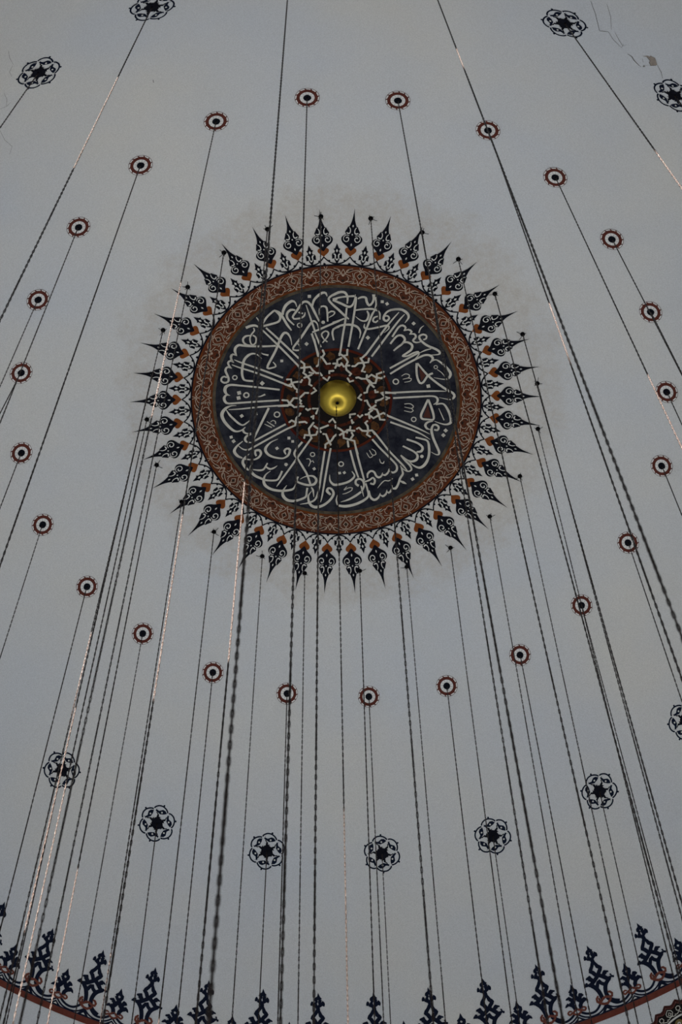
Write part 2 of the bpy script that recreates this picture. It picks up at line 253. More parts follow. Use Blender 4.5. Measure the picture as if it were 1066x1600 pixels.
D = json.loads('''{"ros":[[-2.089,-2.945,19.286],[-1.274,-3.41,19.27],[-0.32,-3.653,19.256],[0.621,-3.617,19.255],[1.566,-3.293,19.267],[2.294,-2.777,19.29],[2.933,-2.091,19.29],[3.401,-1.266,19.276],[3.639,-0.327,19.263],[3.641,0.57,19.246],[3.32,1.55,19.258],[2.82,2.366,19.248],[2.117,3.03,19.24],[1.251,3.458,19.25],[0.314,3.615,19.276],[-0.674,3.563,19.278],[-1.559,3.263,19.283],[-2.372,2.721,19.286],[-2.989,2.076,19.271],[-3.443,1.255,19.258],[-3.617,0.357,19.273],[-3.543,-0.607,19.294],[-3.288,-1.459,19.293],[-2.791,-2.273,19.292]],"hex":[[-2.897,-4.189,18.12],[-1.763,-4.811,18.086],[2.174,-4.623,18.104],[3.277,-3.922,18.102],[3.917,3.254,18.122],[2.974,4.181,18.079],[1.752,4.809,18.094],[0.448,5.073,18.122],[-0.916,5.017,18.113],[-2.195,4.604,18.113],[-3.266,3.874,18.15]],"hexup":[[-0.453,-5.08,18.113],[0.886,-5.023,18.113]],"c_ros":[[-2.089,-2.945,19.286,-2.106,-2.952,2.4],[-1.274,-3.41,19.27,-1.229,-3.398,2.4],[-0.32,-3.653,19.256,-0.221,-3.648,2.4],[0.621,-3.617,19.255,0.809,-3.649,2.4],[1.566,-3.293,19.267,1.78,-3.368,2.4],[2.294,-2.777,19.29,2.587,-2.909,2.4],[2.933,-2.091,19.29,3.228,-2.237,2.4],[3.401,-1.266,19.276,3.643,-1.386,2.4],[3.639,-0.327,19.263,3.82,-0.411,2.4],[3.641,0.57,19.246,3.773,0.514,2.4],[3.32,1.55,19.258,3.476,1.496,2.4],[2.82,2.366,19.248,2.964,2.327,2.4],[2.117,3.03,19.24,2.25,3.005,2.4],[1.251,3.458,19.25,1.369,3.445,2.4],[0.314,3.615,19.276,0.429,3.612,2.4],[-0.674,3.563,19.278,-0.546,3.57,2.4],[-1.559,3.263,19.283,-1.461,3.276,2.4],[-2.372,2.721,19.286,-2.295,2.737,2.4],[-2.989,2.076,19.271,-2.994,2.075,2.4],[-3.443,1.255,19.258,-3.451,1.252,2.4],[-3.617,0.357,19.273,-3.7,0.322,2.4],[-3.543,-0.607,19.294,-4.072,-0.856,2.4],[-3.288,-1.459,19.293,-3.329,-1.479,2.4],[-2.791,-2.273,19.292,-2.741,-2.25,2.4]],"c_hex":[[-2.897,-4.189,18.12,-3.042,-4.294,2.4],[-1.763,-4.811,18.086,-1.835,-4.85,2.4],[2.174,-4.623,18.104,2.493,-4.832,2.4],[3.277,-3.922,18.102,3.324,-3.957,2.4],[3.917,3.254,18.122,3.917,3.254,2.4],[2.974,4.181,18.079,3.004,4.174,2.4],[1.752,4.809,18.094,1.877,4.791,2.4],[0.448,5.073,18.122,0.556,5.069,2.4],[-0.916,5.017,18.113,-0.869,5.02,2.4],[-2.195,4.604,18.113,-2.031,4.632,2.4],[-3.266,3.874,18.15,-3.143,3.907,2.4]],"c_up":[[-0.453,-5.08,18.113,-0.334,-5.067,2.4],[0.886,-5.023,18.113,1.19,-5.134,2.4]],"c_hk":[[-0.198,-2.219,19.783,-0.138,-2.217,2.4],[0.348,-2.192,19.785,0.435,-2.198,2.4],[0.914,-2.029,19.784,1.001,-2.043,2.4],[1.319,-1.714,19.797,1.483,-1.75,2.4],[1.735,-1.307,19.795,1.917,-1.356,2.4],[2.061,-0.829,19.784,2.171,-0.861,2.4],[2.249,-0.233,19.775,2.295,-0.247,2.4],[2.277,0.327,19.766,2.265,0.33,2.4],[2.089,0.929,19.77,2.098,0.927,2.4],[1.752,1.451,19.772,1.779,1.446,2.4],[1.296,1.862,19.774,1.334,1.857,2.4],[0.777,2.113,19.778,0.846,2.108,2.4],[0.215,2.171,19.793,0.261,2.17,2.4],[-0.446,2.191,19.781,-0.326,2.195,2.4],[-0.949,1.963,19.793,-0.87,1.97,2.4],[-1.513,1.629,19.784,-1.386,1.647,2.4],[-1.878,1.229,19.779,-1.779,1.248,2.4],[-2.147,0.748,19.773,-2.072,0.766,2.4],[-2.231,0.175,19.781,-2.178,0.189,2.4],[-2.146,-0.375,19.794,-2.096,-0.361,2.4],[-1.992,-0.911,19.791,-2.0,-0.913,2.4],[-1.692,-1.419,19.787,-1.638,-1.406,2.4],[-1.275,-1.816,19.785,-1.208,-1.804,2.4],[-0.787,-2.08,19.784,-0.704,-2.07,2.4]],"c_mid":[-0.048,0.02,19.74,0.054,0.02,2.4],"cr":[[4,2.359,-4.91,2.427,-4.767,2.496,-4.575,2.576,-4.572],[4,2.503,-4.891,2.565,-4.747,2.597,-4.598],[3,2.504,-4.57,2.576,-4.572,2.634,-4.488,2.721,-4.404],[4,2.633,-4.574,2.693,-4.477,2.731,-4.425,2.759,-4.444],[4,2.721,-4.404,2.734,-4.448],[9,2.79,-4.337,2.83,-4.314,2.856,-4.273,2.912,-4.219],[6,2.911,-4.223,2.931,-4.207],[4,2.925,-4.304,2.939,-4.263],[3,2.948,-4.225,3.005,-4.239],[5,3.065,-4.25,3.112,-4.176,3.14,-4.102],[3,-3.095,-4.493,-3.105,-4.417,-3.09,-4.325],[3,-3.312,-3.829,-3.242,-3.853,-3.208,-3.886],[3,-3.239,-4.012,-3.228,-3.93,-3.249,-3.855],[3,-3.359,-3.58,-3.338,-3.455,-3.287,-3.364,-3.325,-3.272],[3,-3.133,-4.187,-3.141,-4.248,-3.099,-4.317],[12,-1.861,-3.957,-1.86,-3.922]],"chip":[2.919,-4.332,2.959,-4.348,2.983,-4.339,2.986,-4.353,3.002,-4.342,3.029,-4.333,3.064,-4.254,3.055,-4.248,3.011,-4.236,2.99,-4.272,2.995,-4.292,2.959,-4.333],"blob":[2.945,-4.209,2.952,-4.234,2.967,-4.213],"hx":{"arc":[-84,163,-72,185,-35,208,10,211,50,195,76,172,86,153],"leaf":[-43,177,-46,155,-17,148,18,168,44,164,66,143,39,129,2,120,-22,129,-53,142],"dot":[17,138],"tip":[22,224],"spike":[-48,138,-45,118,-28,104,-29,85,-29,62,-11,54,25,82,-6,82,-5,101,-25,116]},"med":{"S":[[-1019,-928,38,-962,-950,35,-910,-952,31,-870,-928,20],[-933,-924,15,-923,-891,21,-958,-844,21,-976,-795,20,-969,-738,20,-946,-714,20,-915,-736,23,-905,-776,23,-914,-813,21,-944,-833,20],[-966,-832,15,-1026,-824,28,-1056,-787,28,-1047,-745,26,-1015,-717,26,-970,-705,26],[-685,-693,26,-820,-691,26,-955,-698,29,-1045,-708,31,-1104,-718,34,-1143,-688,35,-1151,-640,35,-1135,-594,12],[-1135,-594,11,-1176,-608,26,-1199,-576,31,-1190,-527,28,-1168,-505,14],[-896,-1053,12,-864,-1003,20],[-839,-941,18,-820,-985,26,-773,-1057,28,-696,-1128,26],[-696,-1136,18,-649,-1094,28,-625,-1044,31,-648,-992,29,-738,-962,29,-836,-939,29],[-844,-905,20,-669,-711,28,-433,-438,26],[-791,-919,23,-638,-759,28,-424,-528,26],[-502,-695,6,-514,-777,18,-545,-839,29,-582,-851,35,-613,-817,34,-644,-748,32,-692,-627,32,-783,-450,31,-777,-416,26,-727,-423,23,-691,-438,21,-704,-472,17,-722,-493,12],[-691,-1133,21,-632,-1103,26,-596,-1041,32,-550,-950,32,-502,-879,18],[-437,-1167,8,-453,-1220,21,-491,-1240,37,-556,-1194,40,-592,-1122,34,-596,-1073,26],[-456,-1127,23,-505,-1132,34,-548,-1088,32,-541,-1023,29,-471,-944,17],[-186,-983,20,-240,-1106,32,-276,-1184,31,-320,-1228,32,-373,-1218,32,-434,-1126,31,-486,-1046,26,-473,-1021,24,-399,-1028,26,-353,-1058,23,-345,-1100,8],[-420,-1101,21,-368,-1084,23],[-93,-1290,8,-107,-1330,28,-144,-1336,34,-200,-1296,34,-242,-1244,31,-263,-1171,26],[-181,-1064,14,-182,-1129,18,-157,-1168,21,-113,-1165,28,-95,-1120,26,-90,-981,20],[-91,-1079,15,-46,-1107,23,-9,-1094,20,-24,-1062,15,-77,-1030,8],[-152,-717,15,-94,-794,21,-83,-843,23,-116,-863,21,-160,-827,21,-140,-770,18,-95,-728,17],[-198,-897,5,-209,-955,17,-248,-990,28,-295,-944,32,-388,-799,31,-488,-662,26,-466,-633,23,-413,-636,23,-414,-685,18,-434,-714,15],[-332,-1189,11,-279,-1009,24,-236,-865,26],[-274,-837,28,-238,-714,26,-206,-591,26,-173,-525,26],[-237,-845,21,-171,-664,26],[40,-988,28,-168,-893,28,-267,-850,23],[39,-915,26,-18,-891,26,-38,-842,26,-23,-748,20],[42,-1346,26,-37,-1302,29,-76,-1258,28,-38,-1196,29,41,-1118,32,110,-1045,29,151,-1008,18],[-26,-1237,15,22,-1255,17],[-30,-1302,28,22,-1330,32,67,-1344,35,111,-1333,34,137,-1280,28,133,-1199,18],[-31,-1256,21,81,-1282,24,215,-1292,28],[-31,-1245,26,58,-1204,32,148,-1160,32,192,-1182,26,215,-1247,15,226,-1312,8],[234,-1284,17,230,-1223,29,211,-1077,28,191,-938,28,168,-799,26,145,-665,26],[127,-1146,23,109,-979,28,82,-816,26,50,-599,26,35,-555,26],[-33,-964,28,34,-988,26,98,-1016,20],[461,-1137,15,416,-1068,28,356,-905,26,254,-635,26],[252,-1259,20,297,-1278,28,342,-1271,32,353,-1223,32,379,-1178,34,412,-1202,28,432,-1255,31,432,-1312,43],[453,-1280,26,461,-1198,24,446,-1141,12],[226,-1117,23,304,-1129,23,416,-1133,28,476,-1109,14],[356,-1109,20,375,-1060,28,349,-991,26,289,-991,20,226,-1040,5],[483,-1117,6,502,-1077,20,502,-1003,17],[483,-1044,14,439,-1027,24,424,-987,26,454,-969,26,484,-995,14],[330,-950,9,326,-905,26,371,-885,26,476,-905,26,589,-930,26,605,-894,17,552,-839,5],[-34,-881,26,56,-929,29,161,-940,32,244,-913,32,281,-848,23,270,-770,5],[763,-1124,31,677,-1131,31,595,-1106,26,551,-1052,28,547,-1003,32,581,-986,31,609,-1020,26,588,-1049,23,558,-1044,20],[718,-1095,11,596,-939,26,364,-598,28,334,-562,28,288,-516,23],[782,-1071,11,686,-948,26,447,-598,28,409,-545,24],[619,-1121,29,731,-1131,32,806,-1089,38,827,-1032,29,785,-962,6],[644,-789,26,681,-855,26,721,-916,26,762,-933,29,796,-905,28,774,-866,12],[774,-866,11,827,-881,26,864,-857,29,838,-822,11],[838,-822,9,894,-829,26,912,-792,29,880,-747,28,915,-723,23,971,-735,11],[1001,-933,6,965,-900,17,945,-842,20],[1033,-811,24,996,-825,26,951,-800,29,970,-749,29,1043,-689,32,1148,-642,32,1190,-602,31,1164,-579,17,1059,-570,6],[1033,-811,24,1030,-774,23,997,-760,20],[622,-703,26,696,-798,26,756,-805,32,788,-758,32,757,-704,28,705,-659,26,660,-617,21],[735,-684,15,772,-718,23,821,-724,29,870,-690,34,863,-636,31,811,-590,28,762,-553,23,819,-555,23,886,-592,24,942,-609,23,950,-576,17,902,-518,5],[961,-597,9,1028,-631,20,1088,-649,14],[619,-399,26,946,-597,26],[623,-330,26,789,-442,28,962,-544,28,1029,-570,28,1082,-563,32,1109,-526,34,1076,-472,11],[1091,-493,20,1143,-515,18,1204,-480,26,1265,-424,32,1313,-352,37,1298,-295,32,1245,-274,15,1124,-291,5],[-1129,-586,9,-1177,-608,26,-1202,-579,29,-1187,-529,23,-1169,-503,9],[-1169,-506,9,-1210,-528,26,-1235,-504,29,-1220,-461,23,-1194,-433,9],[-1194,-433,9,-1242,-452,26,-1268,-414,31,-1250,-356,29,-1235,-306,29,-1245,-269,28,-1287,-259,28,-1320,-285,24,-1313,-322,24,-1284,-337,24,-1255,-321,20],[-872,-622,5,-831,-596,18,-772,-580,26],[-847,-539,3,-899,-590,15,-944,-606,24,-997,-590,34,-1048,-535,35,-1071,-454,34,-1080,-364,32,-1067,-297,29,-1037,-275,26,-950,-264,28],[-1164,-540,9,-1090,-502,21,-912,-426,26,-612,-293,26],[-1193,-480,9,-1107,-439,21,-913,-363,26,-594,-216,26,-508,-175,23],[-653,-146,26,-949,-192,26,-1099,-214,26,-1212,-229,31,-1268,-209,43,-1283,-160,43,-1262,-114,28,-1224,-98,6],[-1224,-98,6,-1266,-106,23,-1295,-70,38,-1284,-24,35,-1247,1,28,-1106,-1,26,-877,-8,26,-664,-14,24],[-931,-65,6,-876,-71,17,-822,-94,26],[-1157,32,5,-1221,33,17,-1283,62,38,-1327,126,47,-1311,205,41,-1260,282,38,-1201,341,32,-1155,355,23,-1101,340,20,-1062,305,11],[-1090,341,34,-1079,370,28,-1041,388,20,-995,382,9],[-995,399,11,-1050,418,29,-1070,457,34,-1052,491,26,-998,502,12],[-1249,78,8,-1108,76,20,-879,61,24,-599,50,24,-524,48,24],[-1276,79,8,-1240,143,28,-1189,204,29,-1137,256,28,-1092,279,21,-1053,260,20,-998,217,11],[-784,77,31,-877,267,31,-974,470,20],[-839,277,8,-755,323,18],[-811,245,9,-724,310,17],[-769,255,9,-742,235,11,-712,249,14,-712,280,14],[-592,286,26,-983,494,26],[-540,332,23,-606,360,26,-1000,574,26,-1047,590,21,-1100,578,18,-1153,531,6],[-1097,480,9,-1164,535,26,-1199,599,41,-1164,659,37,-1107,690,18],[-945,673,26,-959,632,31,-955,607,31,-908,601,34,-889,643,32,-918,691,28,-981,717,21,-1081,704,17],[-1025,641,6,-1080,688,26,-1105,744,38,-1076,808,38,-1038,847,18],[-686,469,5,-775,511,20,-835,583,38,-817,646,35,-756,689,29,-664,712,24,-617,708,23,-570,675,31,-549,609,34,-584,592,28,-615,620,31,-597,666,18],[-403,514,28,-498,648,28,-453,736,26,-400,834,29,-355,921,29,-314,1050,26],[-294,467,26,-453,695,26,-544,826,26,-676,1010,23,-716,1067,5],[-986,750,5,-1016,807,24,-1010,861,38,-971,912,37,-902,952,32,-833,980,28,-716,984,26,-677,940,28,-646,871,26],[-1000,836,11,-923,852,26,-868,846,26,-836,802,23,-816,766,17],[-837,810,20,-791,841,28,-744,831,23,-701,803,6],[-780,866,5,-839,909,18,-865,974,35,-850,1041,40,-781,1093,35,-688,1117,34,-594,1117,32,-524,1101,28,-492,1054,20,-471,955,28],[-593,1051,5,-637,1115,26,-642,1177,43,-596,1234,40,-519,1251,35,-440,1235,32,-373,1201,28,-361,1140,26,-352,1090,28],[-460,947,28,-473,1005,23,-407,1040,32,-329,1058,31,-267,1043,35,-244,994,34,-274,952,29,-320,941,21,-383,953,14,-437,981,6],[-306,1083,15,-285,1125,28,-277,1208,6],[-142,635,26,-188,928,28,-213,1093,26,-254,1225,26,-325,1274,24,-442,1294,6],[-71,599,26,-125,888,28,-175,1177,23,-199,1275,6],[-299,1129,5,-341,1190,21,-336,1264,34,-306,1314,37,-247,1334,40,-161,1309,35,-82,1244,32,-43,1170,34,-65,1112,29,-104,1099,28,-120,1136,40,-77,1182,28],[-360,730,8,-329,727,14,-310,761,15,-334,822,11],[-310,765,8,-283,753,14,-271,778,11],[-86,930,5,-83,1004,24,-41,1055,35,22,1054,32,123,1027,31,186,982,29,206,941,23,175,891,11],[115,1081,8,80,1126,11,135,1098,11,180,1098,14,174,1127,12,111,1163,12,64,1175,9],[1,1187,5,-11,1253,21,6,1311,26],[16,1319,31,102,1328,40,212,1304,37,314,1255,35,369,1197,28,357,1114,24,338,1040,23],[40,1274,5,126,1248,26,212,1201,32,284,1148,29],[157,626,26,206,825,28,252,970,23],[223,601,26,261,767,28,322,1007,24],[314,1209,6,298,1139,18,283,1073,18],[256,1073,34,221,1048,31,225,1003,29,268,986,28,307,1015,29,318,1073,28,291,1139,26],[322,1025,20,385,999,26,424,970,23,447,1007,29,431,1052,29,392,1040,26],[361,974,15,361,924,28,400,887,28,439,901,28,463,949,29,494,967,31,525,948,24,538,907,8],[529,927,15,564,938,28,601,906,26,614,856,8],[618,885,20,661,905,29,702,876,31,703,818,26,660,761,26,602,699,26,509,601,26,416,489,26],[586,600,26,649,674,26,778,814,26,835,890,8],[586,600,26,432,394,26,386,382,23],[501,733,6,517,783,15,548,787,18,556,762,8],[350,659,8,389,721,12,424,696,11],[382,626,9,420,688,12,459,676,12,447,634,11,409,610,8],[478,1101,5,525,1039,15,564,1006,14,610,1009,15,659,978,8],[377,1131,15,394,1213,31,439,1248,35,486,1221,28,511,1163,8],[505,1180,14,540,1202,29,578,1171,26,589,1121,8],[583,1138,14,611,1158,28,642,1120,26,651,1062,8],[651,1101,20,690,1102,35,721,1050,29,744,975,31,775,921,29,768,876,23,747,814,8],[744,1008,21,783,1026,35,820,1044,6],[743,814,5,782,861,14,836,887,18,877,865,23,859,812,28,805,755,28,750,686,20],[750,686,20,820,741,21,882,762,31,936,736,37,945,682,31,897,634,26,773,570,24],[935,641,20,989,632,35,1004,582,32,942,529,28,819,486,28],[922,460,23,988,475,26,1061,502,26,1081,596,34,1075,704,35,1037,791,40,976,837,35,906,815,21,843,760,5],[1128,293,23,1106,358,35,1126,457,34,1166,554,34,1199,636,32,1189,669,20,1152,664,12,1102,635,5],[1117,304,23,1155,295,28,1190,324,28,1175,363,29,1137,357,23],[1124,254,6,1059,268,28,1033,309,34,1056,347,28,1091,357,8],[610,198,26,933,339,26,1088,415,6],[626,272,26,934,389,26,1092,482,6],[1061,-18,26,1022,78,31,984,174,31,994,223,29,1055,232,26,1124,232,26,1127,174,31,1099,76,32,1063,-18,28],[929,-467,38,924,-389,28,935,-291,29,966,-222,29,1004,-231,29,1056,-314,29,1112,-346,28],[933,-468,23,1048,-326,29,1155,-230,29,1278,-143,32,1347,-105,32,1364,-64,35,1333,-28,21,1280,-28,12,1188,-46,5],[533,-93,26,624,-93,26,929,-114,26,1157,-125,23,1270,-125,5],[659,-28,26,930,-48,26,1112,-60,24,1169,-33,31,1166,16,28,1125,44,9],[1152,42,23,1235,32,23,1289,99,32,1325,193,38,1330,258,38,1315,275,34,1270,289,23,1208,277,17,1139,252,5],[1187,90,8,1250,236,15],[753,-303,9,798,-331,12,842,-318,14,836,-285,12,768,-264,9],[825,-281,11,867,-272,14,852,-242,12,787,-227,9],[789,45,11,854,40,12,894,72,14,870,97,12,790,82,9],[870,97,11,893,126,14,870,145,12,786,128,9],[1160,-395,8,1213,-355,11,1252,-305,8]],"O":[[-409,-940,26,12],[-1164,-318,25,14],[-1039,-93,29,17],[-691,163,32,15],[-285,674,25,12],[49,799,28,14],[899,235,27,12],[688,-234,31,15],[1144,-423,20,9]],"D":[[-293,-1294,25],[-334,-708,25],[528,-1223,23],[583,-1197,23],[366,-778,26],[885,-958,24],[-853,-233,29],[-621,-504,22],[-1121,-125,29],[-1129,-62,29],[-1100,164,25],[-935,145,23],[-1230,422,23],[-1203,475,25],[-700,586,23],[-558,462,23],[-515,505,21],[-599,790,22],[-598,792,23],[-268,854,22],[31,912,21],[87,907,21],[938,930,23],[891,982,24],[1271,364,26],[1245,424,26],[1063,-184,28]],"F":[[-141,-972,21],[998,696,21]],"K":[[-402,-494,-364,-461,-366,-370,-378,-350,-344,-321],[-433,-438,-422,-413,-396,-412,-358,-415,-297,-422,-267,-377,-230,-343,-184,-342,-165,-313],[-367,-288,-283,-323,-305,-353,-264,-342],[-322,-291,-303,-262,-311,-205,-285,-188],[-565,-272,-520,-271,-513,-226,-476,-159,-450,-142,-454,-113],[-589,-211,-552,-194,-490,-233,-436,-240,-406,-235,-394,-260],[-624,-15,-567,-9,-548,21,-488,76,-442,73],[-671,57,-564,57,-494,-36,-455,-35,-417,-46,-363,-99,-325,-98],[-433,-26,-410,-1,-426,24,-407,37],[-419,65,-381,70],[-259,-158,-233,-125,-286,-89],[-246,-762,-204,-556,-159,-539,-107,-456,-69,-460],[-189,-515,-198,-449,-221,-429],[-150,-625,-132,-580,-151,-551],[-31,-459,-4,-459],[61,-528,15,-504,14,-455,-9,-406],[22,-446,45,-438,68,-454],[-78,-341,-77,-365,-32,-369],[-147,-284,-101,-251,-78,-291],[41,-582,83,-553,120,-511,135,-478,112,-429,120,-380,172,-330,157,-310],[132,-630,128,-565,98,-557],[131,-433,154,-433],[89,-421,63,-463,36,-430,14,-438],[283,-523,309,-478,325,-428,298,-363,332,-354],[188,-425,218,-425,256,-461,332,-469,370,-474,378,-519],[233,-281,256,-285,294,-268,347,-268,355,-313],[355,-264,378,-231,393,-206,362,-149,355,-99,324,-91],[370,-289,408,-318,454,-289],[545,-355,469,-326,469,-272,454,-215,416,-211,378,-248],[400,-198,435,-165],[484,-281,522,-273,556,-298],[286,-70,255,-29,289,-4],[450,-124,454,-99,480,-104],[134,-273,157,-232,195,-244],[522,-91,561,-42,515,-9,458,8,458,28],[683,-89,572,-100,530,-92],[576,-9,614,-30,568,-42],[331,8,354,4,370,49,408,99,454,66],[454,63,385,117],[431,105,469,117,492,175,508,241,558,244],[416,125,377,158,385,225],[339,179,377,175],[400,200,431,224,485,191],[515,174,546,158,607,199,684,231],[158,216,158,179,216,171],[250,191,273,212,300,187],[177,249,185,286,196,278],[161,332,157,365,123,373,122,406],[138,377,207,382],[7,343,45,364,76,393],[37,434,107,389],[80,422,83,472,137,489,207,510,222,589,245,671],[176,406,192,439,164,481],[129,514,137,580],[358,262,335,283,362,324,369,382,354,431,392,456],[238,357,261,344,300,382,354,386,415,378,446,423],[-351,102,-332,118,-305,103],[-274,99,-213,100,-236,162],[-291,202,-267,190,-272,223],[-420,158,-467,215,-484,305,-539,328],[-549,262,-522,242,-491,259],[-453,269,-368,262,-349,275],[-269,277,-324,350,-317,417],[-261,318,-216,352,-185,394],[-200,353,-100,313],[-84,267,-45,231,-15,276],[-379,465,-371,428,-294,434,-240,426,-224,385],[-302,450,-294,471],[-155,419,-124,424,-102,486,-71,553],[-4,430,-32,454,-63,504,-110,536,-133,552,-134,594],[-11,314,-11,343]],"T":[[1060,52,1009,206,1097,212],[952,-419,1029,-316,981,-243]]},"crown":{"BIG":[["R",7,608,28,29,576,25,40,544,32,69,515,32,42,481,32,12,441,32,-10,460,32,-28,493,32,-51,515,32,-16,567,28,7,608,28],["P",3,813,30,761,49,744,31,721,2,723,-25,720,-38,739,-28,753,-5,768],["R",-26,736,25,-9,706,23,-23,682,25,-8,646,28,32,661,28,25,701,27,32,730,25],["R",-7,638,27,14,622,28,14,598,27],["R",-10,649,27,-44,668,28],["P",-79,659,-77,688,-64,711,-50,702,-40,678,-49,658,-66,654],["R",32,661,27,52,679,25],["P",42,697,60,719,82,696,87,674,79,649,59,656,46,667],["R",12,441,34,-26,410,32,-67,380,32,-94,369,32,-121,368,25],["P",-171,363,-164,382,-139,410,-121,404,-114,371,-125,357],["R",-56,384,32,-67,418,34,-90,441,38],["P",-129,441,-123,459,-74,477,-61,456,-67,430,-97,426],["R",17,447,32,58,415,32,85,389,34,103,368,34,130,366,28,150,378,17],["P",137,409,156,412,164,383,182,378,181,356,165,353,150,378],["R",84,393,32,72,420,32,92,444,36,115,444,28],["P",75,461,95,475,141,450,141,436,110,435,85,441],["R",-92,364,32,-51,316,34,-27,254,32,-16,187,30,-13,156,25],["R",-35,315,30,-18,349,28,7,381,28,23,345,28,61,316,30],["R",131,363,27,92,339,32,63,309,34,44,258,32,41,201,32,59,145,32,99,105,32,152,78,32]],"RED":[["R",-52,220,15,-76,194,19,-79,161,19,-51,133,21,-14,108,21,25,104,21,56,126,21],["R",-55,155,15,-27,151,17,-11,174,21,25,181,21,60,165,21,93,166,21,101,193,19,82,219,19,58,224,13],["R",-52,196,15,-48,158,17,-26,147,17],["R",69,172,15,70,141,17,53,123,17]],"SMALL":[["P",11,460,37,399,53,373,36,367,9,382,-22,355,-34,367,-12,390],["R",-24,362,27,0,388,25,43,370,28,31,328,30,-2,326,28,-24,358,27],["R",18,321,28,13,296,32,-5,265,32,-27,235,34],["P",-90,299,-79,315,-41,329,-31,305,-49,290,-72,290],["R",-48,298,34,-26,282,28,-25,255,27],["P",-116,215,-103,239,-79,260,-65,249,-62,226,-97,214],["R",-66,241,28,-30,218,32,-12,177,32,-11,146,28],["R",22,307,32,38,273,32,61,269,34,80,299,32],["P",58,312,72,330,102,318,119,293,104,280,77,282],["R",40,266,32,61,242,32,98,242,28],["P",91,256,110,270,139,244,149,212,136,212,110,226],["R",111,235,25,80,225,30,52,191,32,51,152,30]]},"tips":[[174.6,2.369],[164.8,2.353],[155.7,2.358],[146.9,2.354],[137.8,2.341],[128.7,2.345],[119.5,2.347],[110.6,2.338],[101.9,2.364],[92.9,2.358],[84.2,2.36],[75.2,2.359],[66.2,2.361],[57.4,2.379],[48.9,2.375],[39.9,2.387],[31.3,2.395],[22.4,2.383],[13.7,2.407],[4.9,2.408],[-3.9,2.401],[-12.3,2.401],[-21.0,2.393],[-30.1,2.38],[-38.7,2.392],[-47.8,2.391],[-56.3,2.373],[-65.5,2.371],[-74.6,2.337],[-83.5,2.37],[-92.6,2.364],[-101.3,2.347],[-110.5,2.347],[-119.9,2.34],[-128.7,2.342],[-138.1,2.34],[-147.7,2.334],[-157.3,2.343],[-166.7,2.357],[-176.0,2.351]]}''')

# ------------------------------------------------------------------ setting: dome shell, drum, hall
NA = 360; radii = [0.0]+[0.06*i for i in range(1, 20)]+[1.2+.09*i for i in range(0, 60)]
radii = sorted(set([round(q, 4) for q in radii if q < 6.5]+[6.5+.05*i for i in range(0, 33)]))
mb = MB(); vs = [(0, 0, 20.0)]
for q in radii[1:]:
    for i in range(NA): a = 2*PI*i/NA; vs.append((q*math.sin(a), q*math.cos(a), prof(q)))
fs = [(0, 1+i, 1+(i+1) % NA) for i in range(NA)]
WIN = [-187.5, -157.5, -142.5]
for j in range(1, len(radii)-1):
    b0 = 1+(j-1)*NA; b1 = 1+j*NA; qm = (radii[j]+radii[j+1])/2
    for i in range(NA):
        am = (i+.5)*360/NA
        if 6.47 < qm < 7.4 and any(abs((am-wc+180) % 360-180) < 5 for wc in WIN): continue   # clerestory window openings behind the camera
        fs.append((b0+i, b0+(i+1) % NA, b1+(i+1) % NA, b1+i))
mb.add(vs, fs); dome = mb.build('ceiling', MP, smooth=True); dome['kind'] = 'structure'
QE = radii[-1]; ZE = prof(QE)
mb = MB(); mb.lathe([(QE, ZE), (QE, 10.6), (QE+.25, 10.5), (QE+.25, 10.2)], n=96)
sq = 11.0; n = 96; ring_in = [(( QE+.25)*math.cos(2*PI*i/n), (QE+.25)*math.sin(2*PI*i/n), 10.2) for i in range(n)]
ring_out = []
for i in range(n):
    a = 2*PI*i/n; k = sq/max(abs(math.cos(a)), abs(math.sin(a))); ring_out.append((k*math.cos(a), k*math.sin(a), 9.6))
mb.add(ring_in+ring_out, [(i, (i+1) % n, n+(i+1) % n, n+i) for i in range(n)])
wd = mb.build('wall_drum', MWALL); wd['kind'] = 'structure'
for nm, (a, b) in {'wall_front': ((-sq, sq), (sq, sq)), 'wall_back': ((sq, -sq), (-sq, -sq)), 'wall_left': ((-sq, -sq), (-sq, sq)), 'wall_right': ((sq, sq), (sq, -sq))}.items():
    mb = MB(); mb.add([(a[0], a[1], -1.6), (b[0], b[1], -1.6), (b[0], b[1], 9.6), (a[0], a[1], 9.6)], [(0, 1, 2, 3)]); o = mb.build(nm, MWALL); o['kind'] = 'structure'
mb = MB(); mb.add([(-sq, -sq, -1.6), (sq, -sq, -1.6), (sq, sq, -1.6), (-sq, sq, -1.6)], [(0, 1, 2, 3)]); o = mb.build('floor', MFLOOR); o['kind'] = 'structure'

# red band of the border: a raised painted fillet all round the dome
mb = MB(); LB = L0
for (q0, q1, mi, off) in ((6.432, 6.464, 0, .006),):
    vs = []
    for i in range(NA):
        a = 2*PI*i/NA
        for q in (q0, q1): vs.append(surf(q*math.sin(a), q*math.cos(a), off))
    mb.add(vs, [(2*i, 2*i+1, 2*((i+1) % NA)+1, 2*((i+1) % NA)) for i in range(NA)], mi)
o = mb.build('trim_1', MBAND); o['kind'] = 'structure'
